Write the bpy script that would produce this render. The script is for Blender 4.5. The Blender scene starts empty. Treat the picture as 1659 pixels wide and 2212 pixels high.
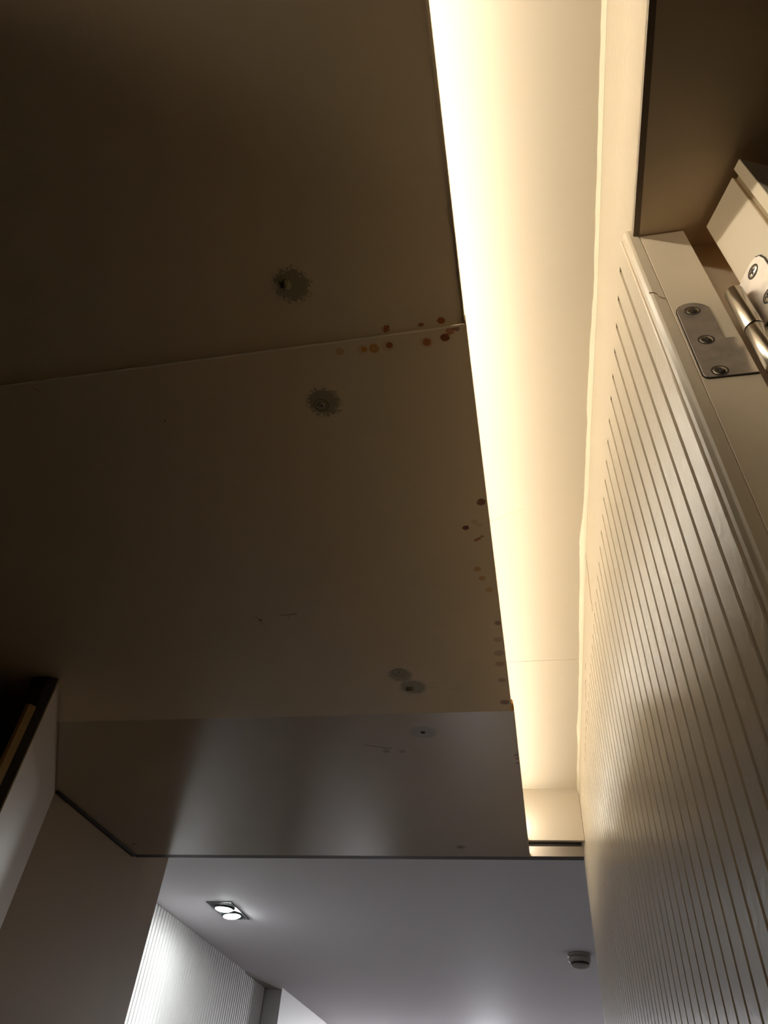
import bpy, bmesh, math, random
from mathutils import Vector, Matrix
random.seed(7)
C = bpy.context.scene

# ------------------------------------------------------------------ camera, world, exposure
PITCH, ROLL, YAW, FPX = 0.7742545, 0.0931488, -0.2476081, 1510.757
cam_d = bpy.data.cameras.new('camera')
cam = bpy.data.objects.new('camera', cam_d); C.collection.objects.link(cam)
cy, sy, cp, sp, cr, sr = (math.cos(YAW), math.sin(YAW), math.cos(PITCH), math.sin(PITCH), math.cos(ROLL), math.sin(ROLL))
fwd = Vector((sy*cp, cy*cp, sp)); r0 = Vector((cy, -sy, 0)); u0 = r0.cross(fwd)
rt = cr*r0 + sr*u0; up = -sr*r0 + cr*u0
cam.matrix_world = Matrix(((rt.x, up.x, -fwd.x, 0), (rt.y, up.y, -fwd.y, 0), (rt.z, up.z, -fwd.z, 0), (0, 0, 0, 1)))
cam_d.sensor_fit = 'VERTICAL'; cam_d.sensor_height = 24.0
cam_d.lens = FPX/2212*24.0
cam_d.clip_start = 0.01; cam_d.clip_end = 60
C.camera = cam
w = bpy.data.worlds.new('world'); C.world = w; w.use_nodes = True
w.node_tree.nodes['Background'].inputs[0].default_value = (0.02, 0.016, 0.012, 1)
w.node_tree.nodes['Background'].inputs[1].default_value = 0.1
C.view_settings.view_transform = 'Standard'; C.view_settings.look = 'None'
C.view_settings.gamma = 1; C.view_settings.use_curve_mapping = False
C.view_settings.exposure = 0.0
LED_POWER = 40.0          # emission of the cove strip
LED_COLOR = (1.0, 0.93, 0.78)
SPOT_W = 20.0             # each downlight lamp
FILL_W = 20.0
SPOT_COLOR = (0.93, 0.96, 1.0)
try:
    C.cycles.max_bounces = 10; C.cycles.diffuse_bounces = 8; C.cycles.glossy_bounces = 4
    C.cycles.sample_clamp_indirect = 4.0; C.cycles.caustics_reflective = False
except Exception:
    pass

# ------------------------------------------------------------------ materials
def nodes(m): return m.node_tree.nodes, m.node_tree.links
def mat(name, col, rough=0.5, metal=0.0, bump=0.0, bscale=200.0, var=0.0, vscale=3.0, spots=None, spec=0.5, bdist=0.001):
    """spots: list of (x, y, z, radius, colour, strength, raggedness)"""
    m = bpy.data.materials.new(name); m.use_nodes = True
    N, L = nodes(m); b = N['Principled BSDF']
    b.inputs['Base Color'].default_value = (*col, 1)
    b.inputs['Roughness'].default_value = rough; b.inputs['Metallic'].default_value = metal
    b.inputs['Specular IOR Level'].default_value = spec
    geo = N.new('ShaderNodeNewGeometry')
    src = None
    if var > 0:
        nz = N.new('ShaderNodeTexNoise'); nz.inputs['Scale'].default_value = vscale; nz.inputs['Detail'].default_value = 4
        L.new(geo.outputs['Position'], nz.inputs['Vector'])
        mx = N.new('ShaderNodeMix'); mx.data_type = 'RGBA'
        mx.inputs['A'].default_value = (*[c*(1-var) for c in col], 1); mx.inputs['B'].default_value = (*[min(1, c*(1+var)) for c in col], 1)
        L.new(nz.outputs['Fac'], mx.inputs['Factor']); src = mx.outputs['Result']
    if spots:
        dz = N.new('ShaderNodeTexNoise'); dz.inputs['Scale'].default_value = 240; dz.inputs['Detail'].default_value = 6; dz.inputs['Roughness'].default_value = 0.75
        L.new(geo.outputs['Position'], dz.inputs['Vector'])
        for (x, y, z, r, c, s, rag) in spots:
            d = N.new('ShaderNodeVectorMath'); d.operation = 'DISTANCE'
            L.new(geo.outputs['Position'], d.inputs[0]); d.inputs[1].default_value = (x, y, z)
            k = N.new('ShaderNodeMath'); k.operation = 'MULTIPLY_ADD'      # dist + rag*noise*r
            L.new(dz.outputs['Fac'], k.inputs[0]); k.inputs[1].default_value = rag*r*2
            a = N.new('ShaderNodeMath'); a.operation = 'SUBTRACT'; L.new(d.outputs['Value'], a.inputs[0]); a.inputs[1].default_value = rag*r
            L.new(a.outputs[0], k.inputs[2])
            mr = N.new('ShaderNodeMapRange'); L.new(k.outputs[0], mr.inputs['Value'])
            mr.inputs['From Min'].default_value = r*0.98; mr.inputs['From Max'].default_value = r*1.25
            mr.inputs['To Min'].default_value = s; mr.inputs['To Max'].default_value = 0
            mx = N.new('ShaderNodeMix'); mx.data_type = 'RGBA'
            if src is None: mx.inputs['A'].default_value = (*col, 1)
            else: L.new(src, mx.inputs['A'])
            mx.inputs['B'].default_value = (*c, 1); L.new(mr.outputs['Result'], mx.inputs['Factor']); src = mx.outputs['Result']
    if src is not None: L.new(src, b.inputs['Base Color'])
    if bump > 0:
        nz = N.new('ShaderNodeTexNoise'); nz.inputs['Scale'].default_value = bscale; nz.inputs['Detail'].default_value = 2
        L.new(geo.outputs['Position'], nz.inputs['Vector'])
        bp = N.new('ShaderNodeBump'); bp.inputs['Strength'].default_value = bump; bp.inputs['Distance'].default_value = bdist
        L.new(nz.outputs['Fac'], bp.inputs['Height']); L.new(bp.outputs['Normal'], b.inputs['Normal'])
    return m
def emis(name, col, s):
    m = bpy.data.materials.new(name); m.use_nodes = True
    b = m.node_tree.nodes['Principled BSDF']
    b.inputs['Base Color'].default_value = (0.8, 0.8, 0.8, 1)
    b.inputs['Emission Color'].default_value = (*col, 1); b.inputs['Emission Strength'].default_value = s
    return m

CREAM = (0.74, 0.64, 0.50)
RUST = (0.34, 0.095, 0.010); DRUST = (0.17, 0.042, 0.007); OCH = (0.50, 0.22, 0.02); PUTTY = (0.23, 0.21, 0.12); DARK = (0.10, 0.06, 0.035)
H = 0.80
def S(x, y, r, c, s=0.9, rag=0.5, z=H): return (x, y, z, r, c, s, rag)
near_spots = [S(-.243, .386, .0195, PUTTY, .85, 1.2), S(-.1369, .4632, .0052, RUST, .95, 1.3), S(-.0916, .4636, .0040, RUST, .95, 1.0),
              S(-.0652, .4615, .0050, RUST, 1, .7), S(-.0602, .4406, .0012, DARK, 1, .2), S(-.0560, .4425, .0007, DARK, .8, .2)]
mid_spots = [S(-.245, .564, .0205, PUTTY, .85, 1.1), S(-.0631, .484, .0055, DRUST, 1, .5), S(-.056, .4755, .0050, RUST, .8, 1.2), S(-.047, .473, .0035, DRUST, .8, 1.2),
             S(-.0872, .4876, .0075, OCH, .35, .2), S(-.0872, .4876, .0050, RUST, .9, .3), S(-.139, .486, .0075, OCH, .25, .2), S(-.1365, .4854, .0042, RUST, 1, .3),
             S(-.1575, .4874, .0062, OCH, .85, .3), S(-.1575, .4874, .0020, (.55, .4, .2), .8, .3), S(-.1735, .4868, .0062, OCH, .35, .3), S(-.1705, .4868, .0036, OCH, 1, .4), S(-.2037, .4855, .0055, OCH, .55, .5),
             S(-.0415, .7871, .0065, DRUST, .9, .8), S(-.0721, .8441, .0050, DRUST, 1, .5), S(-.058, .876, .0032, RUST, .9, .6), S(-.053, .873, .0032, RUST, .9, .6), S(-.0475, .868, .0032, RUST, .7, .6),
             S(-.057, .832, .0045, OCH, .3, 1.3), S(-.050, .840, .0045, OCH, .3, 1.3),
             S(-.0625, .9513, .0060, OCH, .7, .5), S(-.0566, .9776, .0055, OCH, .7, .5), S(-.0461, 1.0119, .0065, OCH, .6, .5), S(-.0375, 1.1152, .0060, DRUST, .8, .6),
             S(-.0420, 1.17, .0080, DRUST, .35, .8), S(-.0430, 1.2181, .0090, DRUST, .4, .8), S(-.0430, 1.2573, .0085, RUST, .5, .8), S(-.0430, 1.32, .0075, DRUST, .5, .8), S(-.0425, 1.4125, .0090, DRUST, .8, .6),
             S(-.256, 1.285, .0225, PUTTY, .8, .8), S(-.236, 1.335, .0245, PUTTY, .8, .7),
             S(-.4889, .5651, .0016, DARK, .8, .3), S(-.446, .5519, .0010, DARK, .8, .3), S(-.4991, 1.0632, .0030, DARK, .8, .7), S(-.51, 1.058, .0020, DARK, .5, .9), S(-.44, 1.06, .0022, DARK, .5, .9)]
far_spots = [S(-.243, 1.543, .027, (.30, .28, .24), .85, .8), S(-.027, 1.6732, .0075, DRUST, .9, .8), S(-.027, 1.69, .0060, DRUST, .9, .8), S(-.027, 1.7139, .006, DRUST, .9, .5),
             S(-.2327, 2.2934, .016, DARK, .35, .6), S(-.2327, 2.2934, .007, DARK, .8, .6), S(-1.336, 2.2741, .006, DARK, .8, .4), S(-.35, 1.635, .008, DARK, .4, .9), S(-.31, 1.64, .008, DARK, .3, .9)]
M_near = mat('cream_panel_near', (.72, .60, .43), .42, bump=.12, bscale=260, var=.05, vscale=4, spots=near_spots)
M_mid = mat('cream_panel_middle', (.72, .60, .43), .42, bump=.12, bscale=260, var=.05, vscale=4, spots=mid_spots)
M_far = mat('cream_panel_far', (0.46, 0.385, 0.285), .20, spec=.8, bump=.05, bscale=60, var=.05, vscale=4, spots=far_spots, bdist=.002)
smudge = [(.144, .674, .488, .012, (.5, .42, .3), .45, 1.6), (.144, .655, .46, .014, (.5, .42, .3), .45, 1.6), (.144, .636, .431, .010, (.45, .36, .25), .4, 1.6),
          (.144, .60, .40, .003, (.4, .3, .2), .6, .8), (.144, .78, .58, .012, (.5, .42, .3), .3, 1.7), (.144, .55, .43, .002, (.4, .3, .2), .7, .6), (.144, .49, .53, .002, (.4, .3, .2), .6, .6)]
M_wall = mat('satin_cream_wall', (0.60, 0.51, 0.385), .26, spec=.7, bump=.3, bscale=90, var=.03, vscale=6, spots=smudge, bdist=.0012)
M_cove = mat('cove_paint', (0.52, 0.455, 0.36), .6, bump=.05, bscale=300, var=.02)
M_caulk = mat('caulk', (0.66, 0.59, 0.45), .45, bump=.25, bscale=70)
M_trim = mat('cream_trim', (0.70, 0.59, 0.44), .34, bump=.08, bscale=90, var=.06, vscale=20)
M_jamb = mat('jamb_paint', (0.78, 0.65, 0.48), .42, bump=.10, bscale=160, var=.06, vscale=14)
M_litedge = mat('lit_edge_pale', (0.92, 0.86, 0.76), .35)  # light put into the colour: the bright sliver at the near seam
M_edge = mat('raw_board_edge', (0.20, 0.15, 0.10), .6, var=.2, vscale=60)
M_door = mat('door_paint', (0.80, 0.67, 0.48), .4, bump=.08, bscale=120, var=.06, vscale=16)
M_seal = mat('door_groove', (0.40, 0.30, 0.17), .6)
M_steel = mat('brushed_steel', (0.53, 0.465, 0.40), .46, metal=.95, bump=.2, bscale=120, var=.38, vscale=70)
M_pin = mat('polished_steel', (0.62, 0.57, 0.50), .20, metal=1.0, bump=.05, bscale=80, var=.1, vscale=40)
M_screw = mat('screw_steel', (0.60, 0.55, 0.46), .22, metal=1.0)
M_hole = mat('dark_recess', (0.03, 0.022, 0.015), .7)
M_screwdark = mat('tarnished_screw', (0.34, 0.31, 0.27), .35, metal=.8)
M_ring = mat('plug_outline', (.10, .085, .05), .6)
M_putty = mat('putty_lump', (.17, .15, .08), .8, bump=.5, bscale=300)
M_wood = mat('raw_wood_chip', (0.50, 0.24, 0.06), .7, bump=.4, bscale=150, var=.35, vscale=90)
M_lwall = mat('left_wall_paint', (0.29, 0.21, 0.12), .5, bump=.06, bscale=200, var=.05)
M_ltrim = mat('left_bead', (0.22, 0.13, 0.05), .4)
M_black = mat('shade_black', (0.012, 0.008, 0.006), .6)  # near-black: shade painted in at the left opening, plus the dark far wall
M_floor = mat('brown_floor', (0.14, 0.08, 0.032), .4, var=.15, vscale=3)
M_ffloor = mat('pale_floor', (0.065, 0.058, 0.055), .35, var=.05)
M_fwall = mat('white_reeded_wall', (0.58, 0.57, 0.56), .5, bump=.04, bscale=100)
M_fceil = mat('white_ceiling', (0.82, 0.79, 0.83), .7, bump=.03, bscale=200)
M_header = mat('header_paint', (0.05, 0.038, 0.03), .5)
M_hface = mat('header_face', (0.62, 0.52, 0.42), .5, var=.05)
M_lblack = mat('lamp_housing_black', (0.02, 0.021, 0.024), .45)
M_lrim = mat('lamp_rim', (0.07, 0.07, 0.08), .4)
M_plastic = mat('off_white_plastic', (0.30, 0.28, 0.24), .4)
M_led = emis('led_glow', LED_COLOR, LED_POWER)
M_lens = emis('lamp_glow', (0.95, 1.0, 0.99), 260.0)
M_opal = emis('opal_glow', (0.95, 0.95, 1.0), 300.0)
M_crack = mat('crack_brown', (0.16, 0.07, 0.025), .8)
M_fine = mat('fine_crack', (0.50, 0.42, 0.26), .8)
M_pcb = mat('strip_backing', (0.7, 0.68, 0.6), .5)

# ------------------------------------------------------------------ mesh helpers
def mk(name, verts, faces, m, parent=None, smooth=False, props=None, bevel=0, seg=2, recalc=True):
    """One mesh object; its origin sits at the middle of its base."""
    xs, ys, zs = zip(*verts)
    o = Vector(((min(xs)+max(xs))/2, (min(ys)+max(ys))/2, min(zs)))
    bm = bmesh.new(); vs = [bm.verts.new(Vector(v)-o) for v in verts]
    for f in faces:
        try: bm.faces.new([vs[i] for i in f])
        except ValueError: pass
    if recalc: bmesh.ops.recalc_face_normals(bm, faces=bm.faces)
    me = bpy.data.meshes.new(name); bm.to_mesh(me); bm.free(); me.materials.append(m)
    if smooth:
        for p in me.polygons: p.use_smooth = True
    ob = bpy.data.objects.new(name, me); C.collection.objects.link(ob); ob.location = o
    if parent is not None:
        ob.parent = parent; ob.location = o - origin(parent)
    ORI[ob.name] = o
    if bevel > 0:
        bv = ob.modifiers.new('bevel', 'BEVEL'); bv.width = bevel; bv.segments = seg; bv.limit_method = 'ANGLE'
    for k, v in (props or {}).items(): ob[k] = v
    return ob
ORI = {}
def origin(o): return ORI[o.name]
def thing(name, label, cat, loc, group=None):
    o = bpy.data.objects.new(name, None); C.collection.objects.link(o); o.location = loc; ORI[o.name] = Vector(loc)
    o.empty_display_size = .02
    o['label'] = label; o['category'] = cat
    if group: o['group'] = group
    return o
def T(label, cat, group=None):
    d = {'label': label, 'category': cat}
    if group: d['group'] = group
    return d
ST = {'kind': 'structure'}
def st(label, cat): return {'kind': 'structure', 'label': label, 'category': cat}
def boxg(x0, x1, y0, y1, z0, z1):
    v = [(x0, y0, z0), (x1, y0, z0), (x1, y1, z0), (x0, y1, z0), (x0, y0, z1), (x1, y0, z1), (x1, y1, z1), (x0, y1, z1)]
    f = [(0, 3, 2, 1), (4, 5, 6, 7), (0, 1, 5, 4), (1, 2, 6, 5), (2, 3, 7, 6), (3, 0, 4, 7)]
    return v, f
def box(name, x0, x1, y0, y1, z0, z1, m, parent=None, props=None, bevel=0):
    v, f = boxg(x0, x1, y0, y1, z0, z1); return mk(name, v, f, m, parent, props=props, bevel=bevel)
def prism(name, pts, z0, z1, m, parent=None, props=None, bevel=0):
    n = len(pts); v = [(x, y, z0) for x, y in pts]+[(x, y, z1) for x, y in pts]
    f = [tuple(range(n))[::-1], tuple(range(n, 2*n))]+[(i, (i+1) % n, (i+1) % n+n, i+n) for i in range(n)]
    return mk(name, v, f, m, parent, props=props, bevel=bevel)
def extrude(name, ring, dirv, m, parent=None, props=None, bevel=0, smooth=False):
    """closed 3D polygon pushed along dirv"""
    n = len(ring); d = Vector(dirv); v = [tuple(p) for p in ring]+[tuple(Vector(p)+d) for p in ring]
    f = [tuple(range(n))[::-1], tuple(range(n, 2*n))]+[(i, (i+1) % n, (i+1) % n+n, i+n) for i in range(n)]
    return mk(name, v, f, m, parent, props=props, bevel=bevel, smooth=smooth)
def lathe(name, c, axis, prof, m, parent=None, seg=40, props=None, smooth=True, caps=True):
    """prof: list of (radius, distance along axis) from point c"""
    a = Vector(axis).normalized(); u = a.orthogonal().normalized(); w_ = a.cross(u); c = Vector(c)
    v = []; f = []
    for (r, h) in prof:
        for i in range(seg):
            t = 2*math.pi*i/seg; v.append(tuple(c + a*h + (u*math.cos(t)+w_*math.sin(t))*max(r, 1e-5)))
    for j in range(len(prof)-1):
        for i in range(seg):
            f.append((j*seg+i, j*seg+(i+1) % seg, (j+1)*seg+(i+1) % seg, (j+1)*seg+i))
    if caps: f.append(tuple(range(seg))[::-1]); f.append(tuple(range((len(prof)-1)*seg, len(prof)*seg)))
    o = mk(name, v, f, m, parent, smooth=smooth, props=props)
    if smooth:
        es = o.modifiers.new('split', 'EDGE_SPLIT'); es.split_angle = math.radians(35)
    return o
def ribbon(name, pts, width, side, nrm, m, parent=None, thick=.0003):
    """a thin strip with its own small thickness laid along a 3D polyline"""
    s = Vector(side); n = Vector(nrm)*thick; v = []; f = []
    for i, p in enumerate(pts):
        wv = width*(0.35+0.65*math.sin(math.pi*(i+.5)/len(pts)))*random.uniform(.7, 1.2)
        p = Vector(p); v += [tuple(p-s*wv/2), tuple(p+s*wv/2), tuple(p+s*wv/2+n), tuple(p-s*wv/2+n)]
    for i in range(len(pts)-1):
        a = i*4; b = a+4
        for k in range(4): f.append((a+k, a+(k+1) % 4, b+(k+1) % 4, b+k))
    f.append((0, 3, 2, 1)); e = (len(pts)-1)*4; f.append((e, e+1, e+2, e+3))
    return mk(name, v, f, m, parent)
def wiggle(a, b, n, amp):
    a = Vector(a); b = Vector(b)
    return [a.lerp(b, i/(n-1)) + (Vector([random.uniform(-amp, amp) for _ in range(3)]) if 0 < i < n-1 else Vector((0, 0, 0))) for i in range(n)]

W = 0.144; FL = -1.40; FARZ = 1.0; COVEZ = 0.96

# ------------------------------------------------------------------ setting: floors, shell
box('floor', -3.2, 2.2, -1.7, 2.42, FL-.1, FL, M_floor, props=ST)
box('floor', -3.2, 2.2, 2.421, 9.2, FL-.1, FL, M_ffloor, props=ST)
box('wall_back', -3.2, 2.2, -1.7, -1.6, FL, 1.1, M_floor, props=ST)

# right wall with vertical grooves cut into its face
def interp(x, tab):
    for (a, fa), (b, fb) in zip(tab, tab[1:]):
        if x <= b: return fa+(fb-fa)*(x-a)/(b-a)
    (a, fa), (b, fb) = tab[-2:]; return fb+(fb-fa)/(b-a)*(x-b)
GT = [(1, .4022), (2, .438), (3, .475), (4, .512), (5, .551), (6, .5886), (12, .828), (18, 1.088), (24, 1.332), (25, 1.376)]
ZT = [(.40, .7607), (.475, .763), (.55, .769), (.589, .7736), (.83, .790), (1.0, .8067), (1.18, .8245), (1.33, .838), (1.5, .848), (1.8, .862), (2.5, .88)]
WEND = 2.405
def right_wall():
    v = []; f = []
    def q(*p):
        i = len(v); v.extend(p); f.append(tuple(range(i, i+len(p))))
    y = .366; n = 1; gw = .0034; gd = .0120; top = .985
    while True:
        yc = interp(n, GT)
        if yc > WEND-.02: break
        a, b = yc-gw, yc+gw; zt = interp(yc, ZT)
        q((W, y, FL), (W, y, top), (W, a, top), (W, a, FL))
        q((W, a, zt), (W, a, top), (W, b, top), (W, b, zt))
        q((W, a, FL), (W, a, zt), (W+gd, a+.0003, zt), (W+gd, a+.0003, FL))
        q((W+gd, a+.0003, FL), (W+gd, a+.0003, zt), (W+gd, b-.0003, zt), (W+gd, b-.0003, FL))
        q((W+gd, b-.0003, FL), (W+gd, b-.0003, zt), (W, b, zt), (W, b, FL))
        q((W, a, zt), (W+gd, a+.0003, zt), (W+gd, b-.0003, zt), (W, b, zt))
        y = b; n += 1
    q((W, y, FL), (W, y, top), (W, WEND, top), (W, WEND, FL))
    q((W, -1.6, .7086), (W, -1.6, top), (W, .366, top), (W, .366, .7086))      # smooth strip over the doorway
    # ends, back and top close the slab
    q((W, .366, FL), (W+.1175, .366, FL), (W+.1175, .366, top), (W, .366, top))
    q((W, WEND, FL), (W, WEND, top), (W+.1175, WEND, top), (W+.1175, WEND, FL))
    q((W+.1175, .366, FL), (W+.1175, WEND, FL), (W+.1175, WEND, top), (W+.1175, .366, top))
    q((W, .366, top), (W+.1175, .366, top), (W+.1175, WEND, top), (W, WEND, top))
    return mk('wall_right', v, f, M_wall, props=st('satin cream wall board with close vertical grooves right of the light slot', 'wall'), recalc=False)
wr = right_wall()
# wall over the doorway (above the head) and behind the camera
box('wall_right', W+.0006, W+.1175, -1.6, .3655, .709, .984, M_wall, props=ST)
box('wall_right', W, W+.1175, -1.6, -.60, FL, .7085, M_wall, props=ST)
# cracks in the wall paint near the cove
ribbon('crack', wiggle((W-.0002, 1.096, .972-.025), (W-.0002, 1.106, .930), 5, .001)+wiggle((W-.0002, 1.112, .915), (W-.0002, 1.150, .840), 9, .0006), .0022, (0, .9, .45), (-1, 0, 0), M_crack, wr)
ribbon('crack', wiggle((W-.0002, 1.43, .900), (W-.0002, 1.60, .868), 14, .0012)+wiggle((W-.0002, 1.62, .865), (W-.0002, 1.83, .858), 14, .0012), .0036, (0, 0, 1), (-1, 0, 0), M_crack, wr)

# cove ceiling: two boards with a seam, sagging a little towards the camera
def cz(y): return interp(y, [(-2, .928), (.50, .928), (.75, .946), (1.0, .958), (1.1, .962), (3, .962)])
def cove_board(y0, y1, label):
    ys = [y0+(y1-y0)*i/40 for i in range(41)]; v = []; f = []
    for y in ys:
        z = cz(y); v += [(-.14, y, z), (W, y, z), (W, y, .98), (-.14, y, .98)]
    for i in range(40):
        a = i*4; b = a+4
        for k in range(4): f.append((a+k, a+(k+1) % 4, b+(k+1) % 4, b+k))
    f.append((0, 3, 2, 1)); f.append((160, 161, 162, 163))
    return mk('ceiling', v, f, M_cove, props=st(label, 'ceiling'))
cb = cove_board(-1.6, 1.5068, 'bright cove ceiling board above the light slot, nearer the camera')
cb2 = cove_board(1.5082, 2.247, 'bright cove ceiling board beyond the thin seam')
ribbon('crack', wiggle((-.040, 1.0036, cz(1.0)-.0001), (-.0086, .9862, cz(.986)-.0001), 6, .0006)+wiggle((0, .982, cz(.982)-.0001), (.051, .9651, cz(.965)-.0001), 8, .0006), .0009, (0, 1, 0), (0, 0, -1), M_fine, cb)
# ragged caulk bead along the corner of cove ceiling and wall
def caulk():
    v = []; f = []; n = 300
    tab = [(-1.6, .003), (.35, .003), (.52, .0025), (.6, .004), (.72, .0055), (.78, .0035), (.9, .004), (1.0, .006), (1.09, .0105), (1.2, .008), (1.3, .0085), (1.45, .0065), (1.75, .0055), (1.85, .0085), (1.95, .0045), (2.1, .005), (2.246, .0035)]
    random.seed(3); r = 0
    for i in range(n):
        y = -1.6+3.846*i/(n-1)
        r = .6*r+random.uniform(-.0005, .0005)
        d = max(.0015, interp(y, tab)+r); z = cz(y)-.00015
        v += [(W-.0002, y, z), (W-d, y, z), (W-d*.86, y, z-.0011), (W-.0022, y, z-.008), (W-.0002, y, z-.020)]
    for i in range(n-1):
        a = i*5; b = a+5
        for k in range(5): f.append((a+k, a+(k+1) % 5, b+(k+1) % 5, b+k))
    return mk('trim_1', v, f, M_caulk, props=st('ragged caulk line where cove ceiling meets the wall', 'trim'))
caulk()
# cove back upstand and end board
box('wall_cove_back', -.150, -.1405, -1.6, 2.439, .8125, .98, M_cove, props=ST)
box('wall_cove_end', -.0343, W-.0008, 2.248, 2.262, .805, .985, M_cove, props=st('cream end board closing the light slot', 'wall'))

# header across the corridor end
box('trim_2', -1.3885, W+.1175, 2.4400, 2.47, .833, 1.0, M_fceil, props=ST)
v, f = boxg(-1.3885, W-.0006, 2.376, 2.406, .801, .8315)
hd = mk('trim_3', v, f, M_header, props=st('dark narrow header edge ending the ceiling panels', 'trim'))
box('header_face', -.0220, W-.001, 2.3735, 2.3758, .8015, .8313, M_hface, hd)
box('trim_4', -.1404, W-.001, 2.263, 2.439, .86, .90, M_header, props=ST)
box('trim_9', -.1404, W-.001, 2.4345, 2.4395, .833, .8598, M_header, props=ST)  # dark lining puts the shade of the gap over the header into colour

# ------------------------------------------------------------------ dropped ceiling panels
def panel(label, pts, z0, z1, m, edge_m):
    o = prism('ceiling_panel', pts, z0, z1, m, props=T(label, 'ceiling panel', 'dropped ceiling panels'))
    return o
p1 = panel('large dark cream ceiling panel nearest the camera with one filled screw patch', [(-1.75, -1.6), (-.0358, -1.6), (-.0362, .4698), (-1.75, .4792)], H+.0028, H+.0148, M_near, None)
p2 = panel('middle ceiling panel with rust spots along its near and right edges', [(-1.75, .4809), (-.708, .4750), (-.0362, .4713), (-.0318, 1.20), (-.0308, 1.4518), (-.50, 1.4480), (-1.75, 1.4300)], H-.0012, H+.0118, M_mid, None)
p3 = panel('glossier far ceiling panel reflecting the lit room beyond', [(-1.39, 1.4368), (-.50, 1.4502), (-.0262, 1.4540), (-.0243, 2.3735), (-1.3875, 2.3735)], H, H+.012, M_far, None)
box('joint_filler', -1.385, -.034, 1.4305, 1.4545, H+.0119, H+.0135, M_hole, p3)
prism('seam', [(-1.385, 1.4350), (-.50, 1.4482), (-.031, 1.4520), (-.031, 1.4536), (-.50, 1.4500), (-1.385, 1.4366)], H+.0002, H+.0110, M_header, p3)
# thin pale edge banding on the panels' right edges, a little proud
prism('edge_band', [(-.0360, -1.6), (-.0350, -1.6), (-.0354, .470), (-.0364, .470)], H+.0010, H+.0135, M_trim, p1)
prism('edge_band', [(-.0364, .4630), (-.0344, .4630), (-.0302, 1.20), (-.0292, 1.4300), (-.0310, 1.4300), (-.0320, 1.20)], H-.0014, H+.0125, M_trim, p2)
prism('edge_band', [(-.0262, 1.4535), (-.0244, 1.4535), (-.0225, 2.3735), (-.0243, 2.3735)], H-.0002, H+.0125, M_trim, p3)
prism('edge_band', [(-1.39, .4774), (-.038, .4700), (-.038, .4711), (-1.39, .4785)], H-.0016, H+.0027, M_litedge, p2, bevel=.0005)  # strip across the near seam, coloured pale to look lit
# splintered wood showing at the middle panel's corner
mk('wood_chip', [(-.0308, 1.418, H-.001), (-.0255, 1.420, H), (-.0248, 1.436, H-.0006), (-.0243, 1.449, H), (-.0262, 1.4522, H-.001), (-.0308, 1.4515, H-.001),
                 (-.0308, 1.418, H+.010), (-.0262, 1.420, H+.009), (-.0250, 1.434, H+.010), (-.0245, 1.449, H+.009), (-.0262, 1.4522, H+.010), (-.0308, 1.4515, H+.010)],
   [(0, 1, 2, 3, 4, 5), (6, 7, 8, 9, 10, 11), (0, 1, 7, 6), (1, 2, 8, 7), (2, 3, 9, 8), (3, 4, 10, 9), (4, 5, 11, 10), (5, 0, 6, 11)], M_wood, p2)

def lump(name, x, y, z, r, h, m, parent, seed=1):
    rnd = random.Random(seed); v = []; f = []; n = 22; R_ = [(1, 0), (.8, .35), (.5, .8), (.22, 1)]
    rag = [rnd.uniform(.75, 1.2) for _ in range(n)]
    for (k, hh) in R_:
        for i in range(n):
            t = 2*math.pi*i/n; rr = r*k*(rag[i]*(k)+1*(1-k)); v.append((x+rr*math.cos(t), y+rr*math.sin(t), z-h*hh*rnd.uniform(.85, 1.1)))
    for j in range(3):
        for i in range(n): f.append((j*n+i, j*n+(i+1) % n, (j+1)*n+(i+1) % n, (j+1)*n+i))
    f.append(tuple(range(3*n, 4*n))); f.append(tuple(range(n))[::-1])
    return mk(name, v, f, m, parent, smooth=True)
def cross_recess(c, ax, r, m, parent, name='drive_recess', rot=0.6, d=.00025):
    """small cross-shaped drive lying on a screw head"""
    a = Vector(ax).normalized(); u = a.orthogonal().normalized(); u = Matrix.Rotation(rot, 3, a) @ u; w_ = a.cross(u); c = Vector(c); k = r*.28
    P = [(r, -k), (r, k), (k, k), (k, r), (-k, r), (-k, k), (-r, k), (-r, -k), (-k, -k), (-k, -r), (k, -r), (k, -k)]
    ring = [tuple(c+u*p+w_*q_) for p, q_ in P]
    return extrude(name, ring, a*d, m, parent)
def panel_screw(x, y, z, parent, rr, label, ring=True):
    e = lathe('screw', (x, y, z), (0, 0, -1), [(.0042, 0), (.0042, .0006), (.0036, .0012), (.0015, .0010)], M_screwdark, parent, 24, props={'label': label})
    cross_recess((x, y, z-.0010), (0, 0, -1), .0024, M_hole, e)
    if ring:
        lathe('plug_ring', (x, y, z), (0, 0, -1), [(rr-.0009, 0), (rr-.0009, .0004), (rr, .0004), (rr, 0)], M_ring, e, 40, caps=False)
    return e
lump('putty_lump', -.2500, .3850, H+.0029, .0075, .0050, M_putty, p1, 3)
lathe('nail_hole', (-.2560, .3795, H+.0028), (0, 0, -1), [(.0014, 0), (.0014, .0035), (.0006, .0035)], M_hole, p1, 14)
panel_screw(-.2495, .5680, H-.0012, p2, .0105, 'bare dark cross screw inside a round plug outline')
panel_screw(-.2560, 1.2740, H-.0012, p2, .0145, 'dark recessed screw in a ringed plug')
lump('putty_lump', -.2440, 1.3420, H-.0010, .0110, .0025, M_putty, p2, 5)
lathe('nail_hole', (-.2440, 1.3420, H-.0025), (0, 0, -1), [(.0025, 0), (.0025, .0012), (.001, .0012)], M_hole, p2, 12)
lathe('screw_hole', (-.2440, 1.5430, H), (0, 0, -1), [(.0050, 0), (.0062, .0004), (.0040, .0010), (.0030, .0004)], M_hole, p3, 20)
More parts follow.
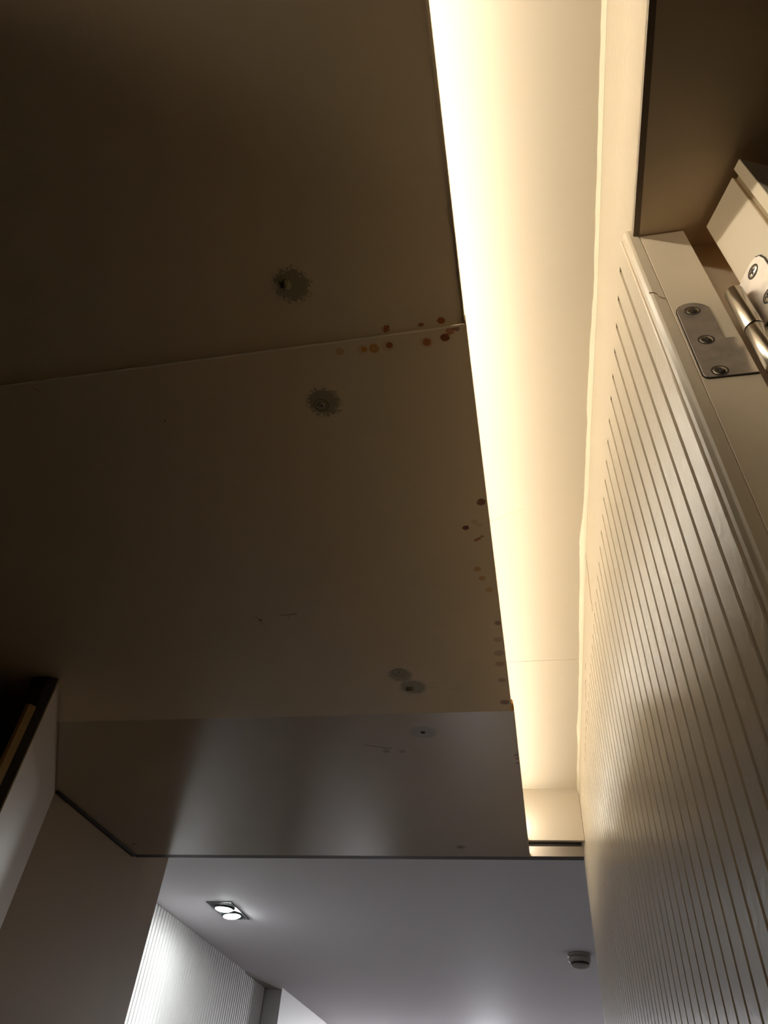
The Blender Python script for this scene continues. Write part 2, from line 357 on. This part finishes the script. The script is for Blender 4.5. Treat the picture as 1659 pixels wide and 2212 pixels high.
# small scratches
ribbon('scratch', wiggle((-.659, .4815, H-.0012), (-.650, .490, H-.0012), 4, .0004), .0009, (1, 0, 0), (0, 0, -1), M_crack, p2)
ribbon('scratch', wiggle((-.205, 1.338, H-.0012), (-.130, 1.352, H-.0012), 6, .0006), .0014, (0, 1, 0), (0, 0, -1), M_fine, p2)
ribbon('scratch', wiggle((-.505, 1.050, H-.0012), (-.497, 1.078, H-.0012), 4, .0006), .0010, (1, 0, 0), (0, 0, -1), M_crack, p2)
ribbon('scratch', wiggle((-.455, 1.052, H-.0012), (-.420, 1.050, H-.0012), 4, .0006), .0014, (0, 1, 0), (0, 0, -1), M_crack, p2)
ribbon('scratch', wiggle((-.40, 1.600, H), (-.27, 1.640, H), 6, .0015), .0022, (0, 1, 0), (0, 0, -1), M_crack, p3)

# ------------------------------------------------------------------ cove light strip
led = thing('light_strip', 'long warm light strip hidden above the right edge of the ceiling panels', 'light strip', (-.056, .3, H+.0135))
lathe('light_tube', (-.0480, -1.5, H+.050), (0, 1, 0), [(.0060, 0), (.0060, 3.865)], M_led, led, 16)
lathe('end_cap', (-.0480, 2.3652, H+.050), (0, 1, 0), [(.0064, 0), (.0064, .006)], M_pcb, led, 16)
box('mounting_batten', -.0660, -.0545, -1.5, 2.365, H+.0136, H+.0490, M_pcb, led)

# ------------------------------------------------------------------ left side: wall, slanted wall, trim, dark opening
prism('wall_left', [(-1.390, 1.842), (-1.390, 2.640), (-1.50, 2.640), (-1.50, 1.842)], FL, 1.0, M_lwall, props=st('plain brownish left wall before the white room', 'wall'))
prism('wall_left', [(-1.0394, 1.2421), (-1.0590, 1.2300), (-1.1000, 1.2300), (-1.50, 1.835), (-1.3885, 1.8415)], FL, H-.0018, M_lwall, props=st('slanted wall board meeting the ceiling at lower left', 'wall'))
box('shadow_gap_strip', -1.3890, -1.3780, 1.8450, 2.373, H-.0075, H-.0008, M_hole, props=ST)  # solid dark strip stands in for the shadow gap under the ceiling
prism('shade_strip', [(-1.0415, 1.2405), (-1.0590, 1.2298), (-1.1000, 1.2298), (-1.1000, 1.2285), (-1.0592, 1.2285), (-1.0417, 1.2393)], FL, H-.0022, M_black, props=ST)  # near-black strip paints shade over the lit wall end beside the bead
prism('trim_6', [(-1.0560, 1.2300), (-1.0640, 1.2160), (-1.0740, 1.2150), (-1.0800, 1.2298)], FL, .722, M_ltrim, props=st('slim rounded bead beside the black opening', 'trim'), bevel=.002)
box('wall_left', -1.22, -1.14, -1.6, 1.15, FL, H-.0018, M_black, props=ST)  # near-black wall set close to keep the left ceiling dark
box('wall_left', -1.75, -1.70, 1.0, 1.9, FL, H-.0018, M_black, props=ST)  # near-black backing, darkness of the unlit opening put into its colour

# ------------------------------------------------------------------ far room
box('ceiling', -2.2, 1.3, 2.471, 9.2, FARZ, FARZ+.1, M_fceil, props=st('grey lit ceiling of the room beyond', 'ceiling'))
box('wall_far', -2.2, 1.3, 9.1, 9.2, FL, FARZ, M_black, props=ST)
box('wall_far_right', 1.2, 1.3, 2.5, 9.1, FL, FARZ, M_fwall, props=ST)
box('wall_return', .262, 1.3, 2.405, 2.47, FL, FARZ, M_fwall, props=ST)
box('wall_left', -2.2, -1.501, 2.58, 2.64, FL, FARZ, M_fwall, props=ST)
def reeded(x, y0, y1, pitch=.036, amp=.007):
    pts = []; y = y0
    while y+pitch <= y1:
        for t, d in ((0, 0), (.16, 0), (.22, .75), (.34, 1), (.78, 1), (.90, .75), (.96, 0)):
            pts.append((x+amp*d, y+pitch*t))
        y += pitch
    pts.append((x, y)); pts.append((x-.15, y)); pts.append((x-.15, y0))
    return prism('wall_far_left', pts, FL, FARZ-.001, M_fwall, props=st('white wall with narrow vertical ribs in the room beyond', 'wall'))
reeded(-1.935, 2.645, 5.535)
prism('wall_far_left', [(-1.815, 5.56), (-1.815, 9.1), (-2.1, 9.1), (-2.1, 5.56)], FL, FARZ, M_fwall, props=st('plain white wall face stepping out past the ribbed wall', 'wall'))
prism('trim_7', [(-1.928, 5.10), (-1.928, 5.558), (-1.8155, 5.558)], FARZ-.012, FARZ-.0002, M_plastic, props=st('small triangular soffit at the ribbed wall corner', 'trim'))

# double downlights
def downlight(x, y, label, aim=(0, 0), power=1.0):
    t = thing('double_downlight', label, 'downlight', (x, y, FARZ-.004), 'double downlights in the far room')
    a, b = .066, .145
    v = []; f = []
    # rim: a flat rectangular frame, then inner well
    O = [(-a, -b), (a, -b), (a, b), (-a, b)]; I = [(-a+.010, -b+.010), (a-.010, -b+.010), (a-.010, b-.010), (-a+.010, b-.010)]
    for (px, py) in O: v.append((x+px, y+py, FARZ))
    for (px, py) in O: v.append((x+px, y+py, FARZ-.004))
    for (px, py) in I: v.append((x+px, y+py, FARZ-.004))
    for (px, py) in I: v.append((x+px, y+py, FARZ))
    for r in range(3):
        for i in range(4): f.append((r*4+i, r*4+(i+1) % 4, (r+1)*4+(i+1) % 4, (r+1)*4+i))
    mk('rim', v, f, M_lrim, t)
    box('housing', x-a+.010, x+a-.010, y-b+.010, y+b-.010, FARZ-.0025, FARZ-.0003, M_lblack, t)
    for k, s in enumerate((-1, 1)):
        cy_ = y+s*.0600; ax = Vector((.10*s*0+(.0 if k == 0 else .12), 0, -1)).normalized()
        lathe('lamp_bezel', (x, cy_, FARZ-.003), ax, [(.052, 0), (.052, .006), (.046, .010), (.043, .008)], M_lblack, t, 36)
        lathe('lens', (x, cy_, FARZ-.003), ax, [(.0425, .0), (.0425, .010), (.036, .013), (.015, .0145)], M_lens, t, 36)
        ld = bpy.data.lights.new('lamp', 'SPOT'); ld.energy = SPOT_W*power; ld.color = SPOT_COLOR; ld.spot_size = math.radians(72); ld.spot_blend = 1.0; ld.shadow_soft_size = .04
        lo = bpy.data.objects.new('lamp', ld); C.collection.objects.link(lo); lo.parent = t
        lo.location = (0, s*.06, -.022)
        d = Vector((aim[0], aim[1], -1)).normalized(); lo.rotation_euler = d.to_track_quat('-Z', 'Y').to_euler()
    return t
downlight(-1.575, 3.765, 'recessed double downlight glowing in the far room ceiling at lower left', (-.33, 0))
downlight(-1.45, 7.45, 'second recessed double downlight deeper in the far room, past the stepped wall', (-.30, 0), 3.0)
cl = thing('ceiling_lamp', 'round opal lamp fixed to the far room ceiling near its end', 'ceiling lamp', (-.60, 8.55, FARZ-.14))
lathe('base', (-.60, 8.55, FARZ), (0, 0, -1), [(.10, 0), (.10, .030), (.09, .034)], M_plastic, cl)
lathe('opal_shade', (-.60, 8.55, FARZ-.034), (0, 0, -1), [(.08, 0), (.16, .004), (.17, .030), (.16, .085), (.10, .104), (.02, .106)], M_opal, cl)

# spotlight under the corridor ceiling, unseen behind the viewer, added to brighten door edge
sp = thing('fill_spotlight', 'added unseen spotlight under the dark corridor ceiling', 'fill_spotlight', (-.95, -.25, H-.115))
lathe('canopy', (-.95, -.25, H+.002), (0, 0, -1), [(.035, 0), (.035, .012), (.006, .014), (.006, .060)], M_lblack, sp)
aimv = (Vector((.205, .24, .665))-Vector((-.95, -.25, .735))).normalized()
lathe('head', tuple(Vector((-.95, -.25, .735))-aimv*.045), aimv, [(.020, 0), (.028, .004), (.028, .085), (.025, .085), (.022, .070)], M_lblack, sp)
ld = bpy.data.lights.new('lamp', 'SPOT'); ld.energy = FILL_W; ld.color = (1.0, .86, .66); ld.spot_size = math.radians(28); ld.spot_blend = 1.0; ld.shadow_soft_size = .05
lo = bpy.data.objects.new('lamp', ld); C.collection.objects.link(lo); lo.parent = sp
lo.location = Vector((-.95, -.25, .735))+aimv*.05-origin(sp); lo.rotation_euler = aimv.to_track_quat('-Z', 'Y').to_euler()

# smoke detector
sd = thing('smoke_detector', 'small round smoke detector on the far room ceiling by the grooved wall', 'smoke detector', (.178, 4.42, FARZ-.062))
lathe('mounting_base', (.178, 4.42, FARZ), (0, 0, -1), [(.058, 0), (.060, .004), (.060, .014), (.054, .018)], M_plastic, sd)
lathe('body', (.178, 4.42, FARZ-.016), (0, 0, -1), [(.052, 0), (.057, .004), (.057, .020), (.052, .026)], M_plastic, sd)
lathe('sensor_slot', (.178, 4.42, FARZ-.042), (0, 0, -1), [(.044, 0), (.044, .010)], M_hole, sd)
lathe('cap', (.178, 4.42, FARZ-.052), (0, 0, -1), [(.048, 0), (.048, .004), (.038, .010), (.012, .012)], M_plastic, sd)
lathe('indicator', (.128, 4.40, FARZ-.0405), (0, -.2, -1), [(.004, 0), (.004, .004), (.002, .0055)], M_screw, sd, 16)

# ------------------------------------------------------------------ side doorway: frame, hinge, door
fr = thing('door_frame', 'cream painted door frame at right with bead trim and grey hinge plate', 'door frame', (.20, .34, FL))
box('jamb', .1502, .1915, .338, .3655, FL, .700, M_jamb, fr, bevel=.0006)
box('jamb', .1915, .2614, .3562, .3655, FL, .700, M_jamb, fr)
box('head', .1502, .2614, -.60, .3655, .7022, .7088, M_jamb, fr)
box('head_lip', W+.0002, .1500, -.60, .3400, .7018, .7088, M_edge, fr)
# bead with rounded nose, a shallow quirk and the small bevel step next to the wall board
prism('bead', [(.1500, .3380), (.1500, .3655), (.1440, .3655), (.1425, .3600), (.1428, .3560), (.1412, .3535), (.1385, .3520), (.1368, .3480), (.1368, .3420), (.1385, .3386), (.1410, .3376)], FL, .716, M_trim, fr, bevel=.0007)
prism('bead', [(.1440, .3655), (.1440, .3680), (.1415, .3668), (.1422, .3655)], FL, .752, M_trim, fr)
ribbon('crack', wiggle((.1367, .3455, .594), (.1385, .3384, .590), 4, .0006)+wiggle((.1420, .3376, .588), (.150, .3374, .570), 6, .0007), .0014, (0, 0, 1), (0, -1, 0), M_crack, fr)

# hinge
hg = thing('door_hinge', 'worn steel butt hinge with round knuckle between frame and open door', 'hinge', (.197, .33, .445))
yj = .3378
ring = [(.1530, yj, .5500), (.1545, yj, .5545), (.1575, yj, .5585), (.1615, yj, .5612), (.1660, yj, .5622), (.1705, yj, .5612), (.1750, yj, .5580), (.1785, yj, .5535),
        (.1788, yj, .5040), (.1905, yj, .5040), (.1905, yj, .4545), (.1560, yj, .4545), (.1535, yj, .4555), (.1522, yj, .4580)]
pl = extrude('frame_plate', ring, (0, -.0012, 0), M_steel, hg, bevel=.0002)
ring2 = [(x+dx, yj-.0001, z+dz) for (x, y, z), dx, dz in zip(ring, [-.0008]*3+[-.0003, 0, .0003, .0008, .0006, .0006, 0, 0, 0, -.0006, -.0009], [0, .0006, .0009, .001, .001, .001, .0008, .0004, -.0008, -.0008, -.0008, -.0008, -.0006, 0])]
extrude('mortise_gap', ring2, (0, .0004-.0007, 0), M_hole, hg)
def hinge_screw(c, ax, parent):
    a = Vector(ax); c = Vector(c)
    s = lathe('screw', c, a, [(.0050, 0), (.0050, .0002), (.0042, .0005), (.0015, .0006)], M_screw, parent, 28)
    lathe('countersink', c, a, [(.0064, 0), (.0064, .0002), (.0050, .0002)], M_hole, s, 28, caps=False)
    cross_recess(c+a*.0005, a, .0030, M_hole, s, rot=.5)
for (x, z) in ((.1651, .5490), (.1652, .5040), (.1646, .4610)): hinge_screw((x, yj-.0012, z), (0, -1, 0), hg)
kx, ky, kr = .1985, .3290, .0074
lathe('knuckle', (kx, ky, .5000), (0, 0, 1), [(kr, 0), (kr, .0555), (kr*.86, .0575), (.002, .0580)], M_pin, hg)
lathe('knuckle', (kx, ky, .4470), (0, 0, 1), [(kr*.7, -.0020), (kr*.7, 0), (kr*.98, .0005), (kr, .002), (kr, .0510), (kr*.93, .0518)], M_pin, hg)
lathe('pin_tip', (kx, ky, .4410), (0, 0, 1), [(.0030, 0), (.0045, .0010), (.0045, .0040)], M_pin, hg)

# open door leaf
A = Vector((.2092, .3328, 0)); t_ = Vector((.358, -.934, 0)).normalized(); l_ = Vector((.934, .358, 0)).normalized()
dr = thing('door', 'cream door leaf standing open into the side room, hinge edge facing the corridor', 'door', (.55, .45, FL+.01))
def leaf(name, t0, t1, l0, l1, z0, z1, m, bev=.0008):
    P = [A+t_*t0+l_*l0, A+t_*t1+l_*l0, A+t_*t1+l_*l1, A+t_*t0+l_*l1]
    return prism(name, [(p.x, p.y) for p in P], z0, z1, m, dr, bevel=bev)
leaf('core', 0, .0470, 0, .78, FL+.01, .690, M_door)
leaf('edge_groove', .0470, .0530, .0035, .78, FL+.01, .688, M_seal)
leaf('face_layer', .0530, .0625, -.0015, .78, FL+.01, .692, M_door)
# hinge plate on the door edge, belongs to the hinge
def E_(t, z, off=-.0004): p = A+t_*t+l_*off; return (p.x, p.y, z)
e = [E_(-.0035, .5720), E_(.006, .5745), E_(.0180, .5765), E_(.0240, .5750), E_(.0280, .5700), E_(.0300, .5620), E_(.0300, .5060), E_(-.0035, .5060)]
extrude('door_plate', e, -l_*.0012, M_steel, hg, bevel=.0002)
e2 = [E_(-.0040, .5735, -.0001), E_(.006, .5762, -.0001), E_(.0182, .5782, -.0001), E_(.0248, .5765, -.0001), E_(.0292, .5708, -.0001), E_(.0310, .5620, -.0001), E_(.0310, .5050, -.0001), E_(-.0040, .5050, -.0001)]
extrude('mortise_gap', e2, -l_*.0003, M_hole, hg)
hinge_screw(E_(.0165, .5650, -.0016), -l_, hg)
hinge_screw(E_(.0165, .5250, -.0016), -l_, hg)

# side room behind the doorway
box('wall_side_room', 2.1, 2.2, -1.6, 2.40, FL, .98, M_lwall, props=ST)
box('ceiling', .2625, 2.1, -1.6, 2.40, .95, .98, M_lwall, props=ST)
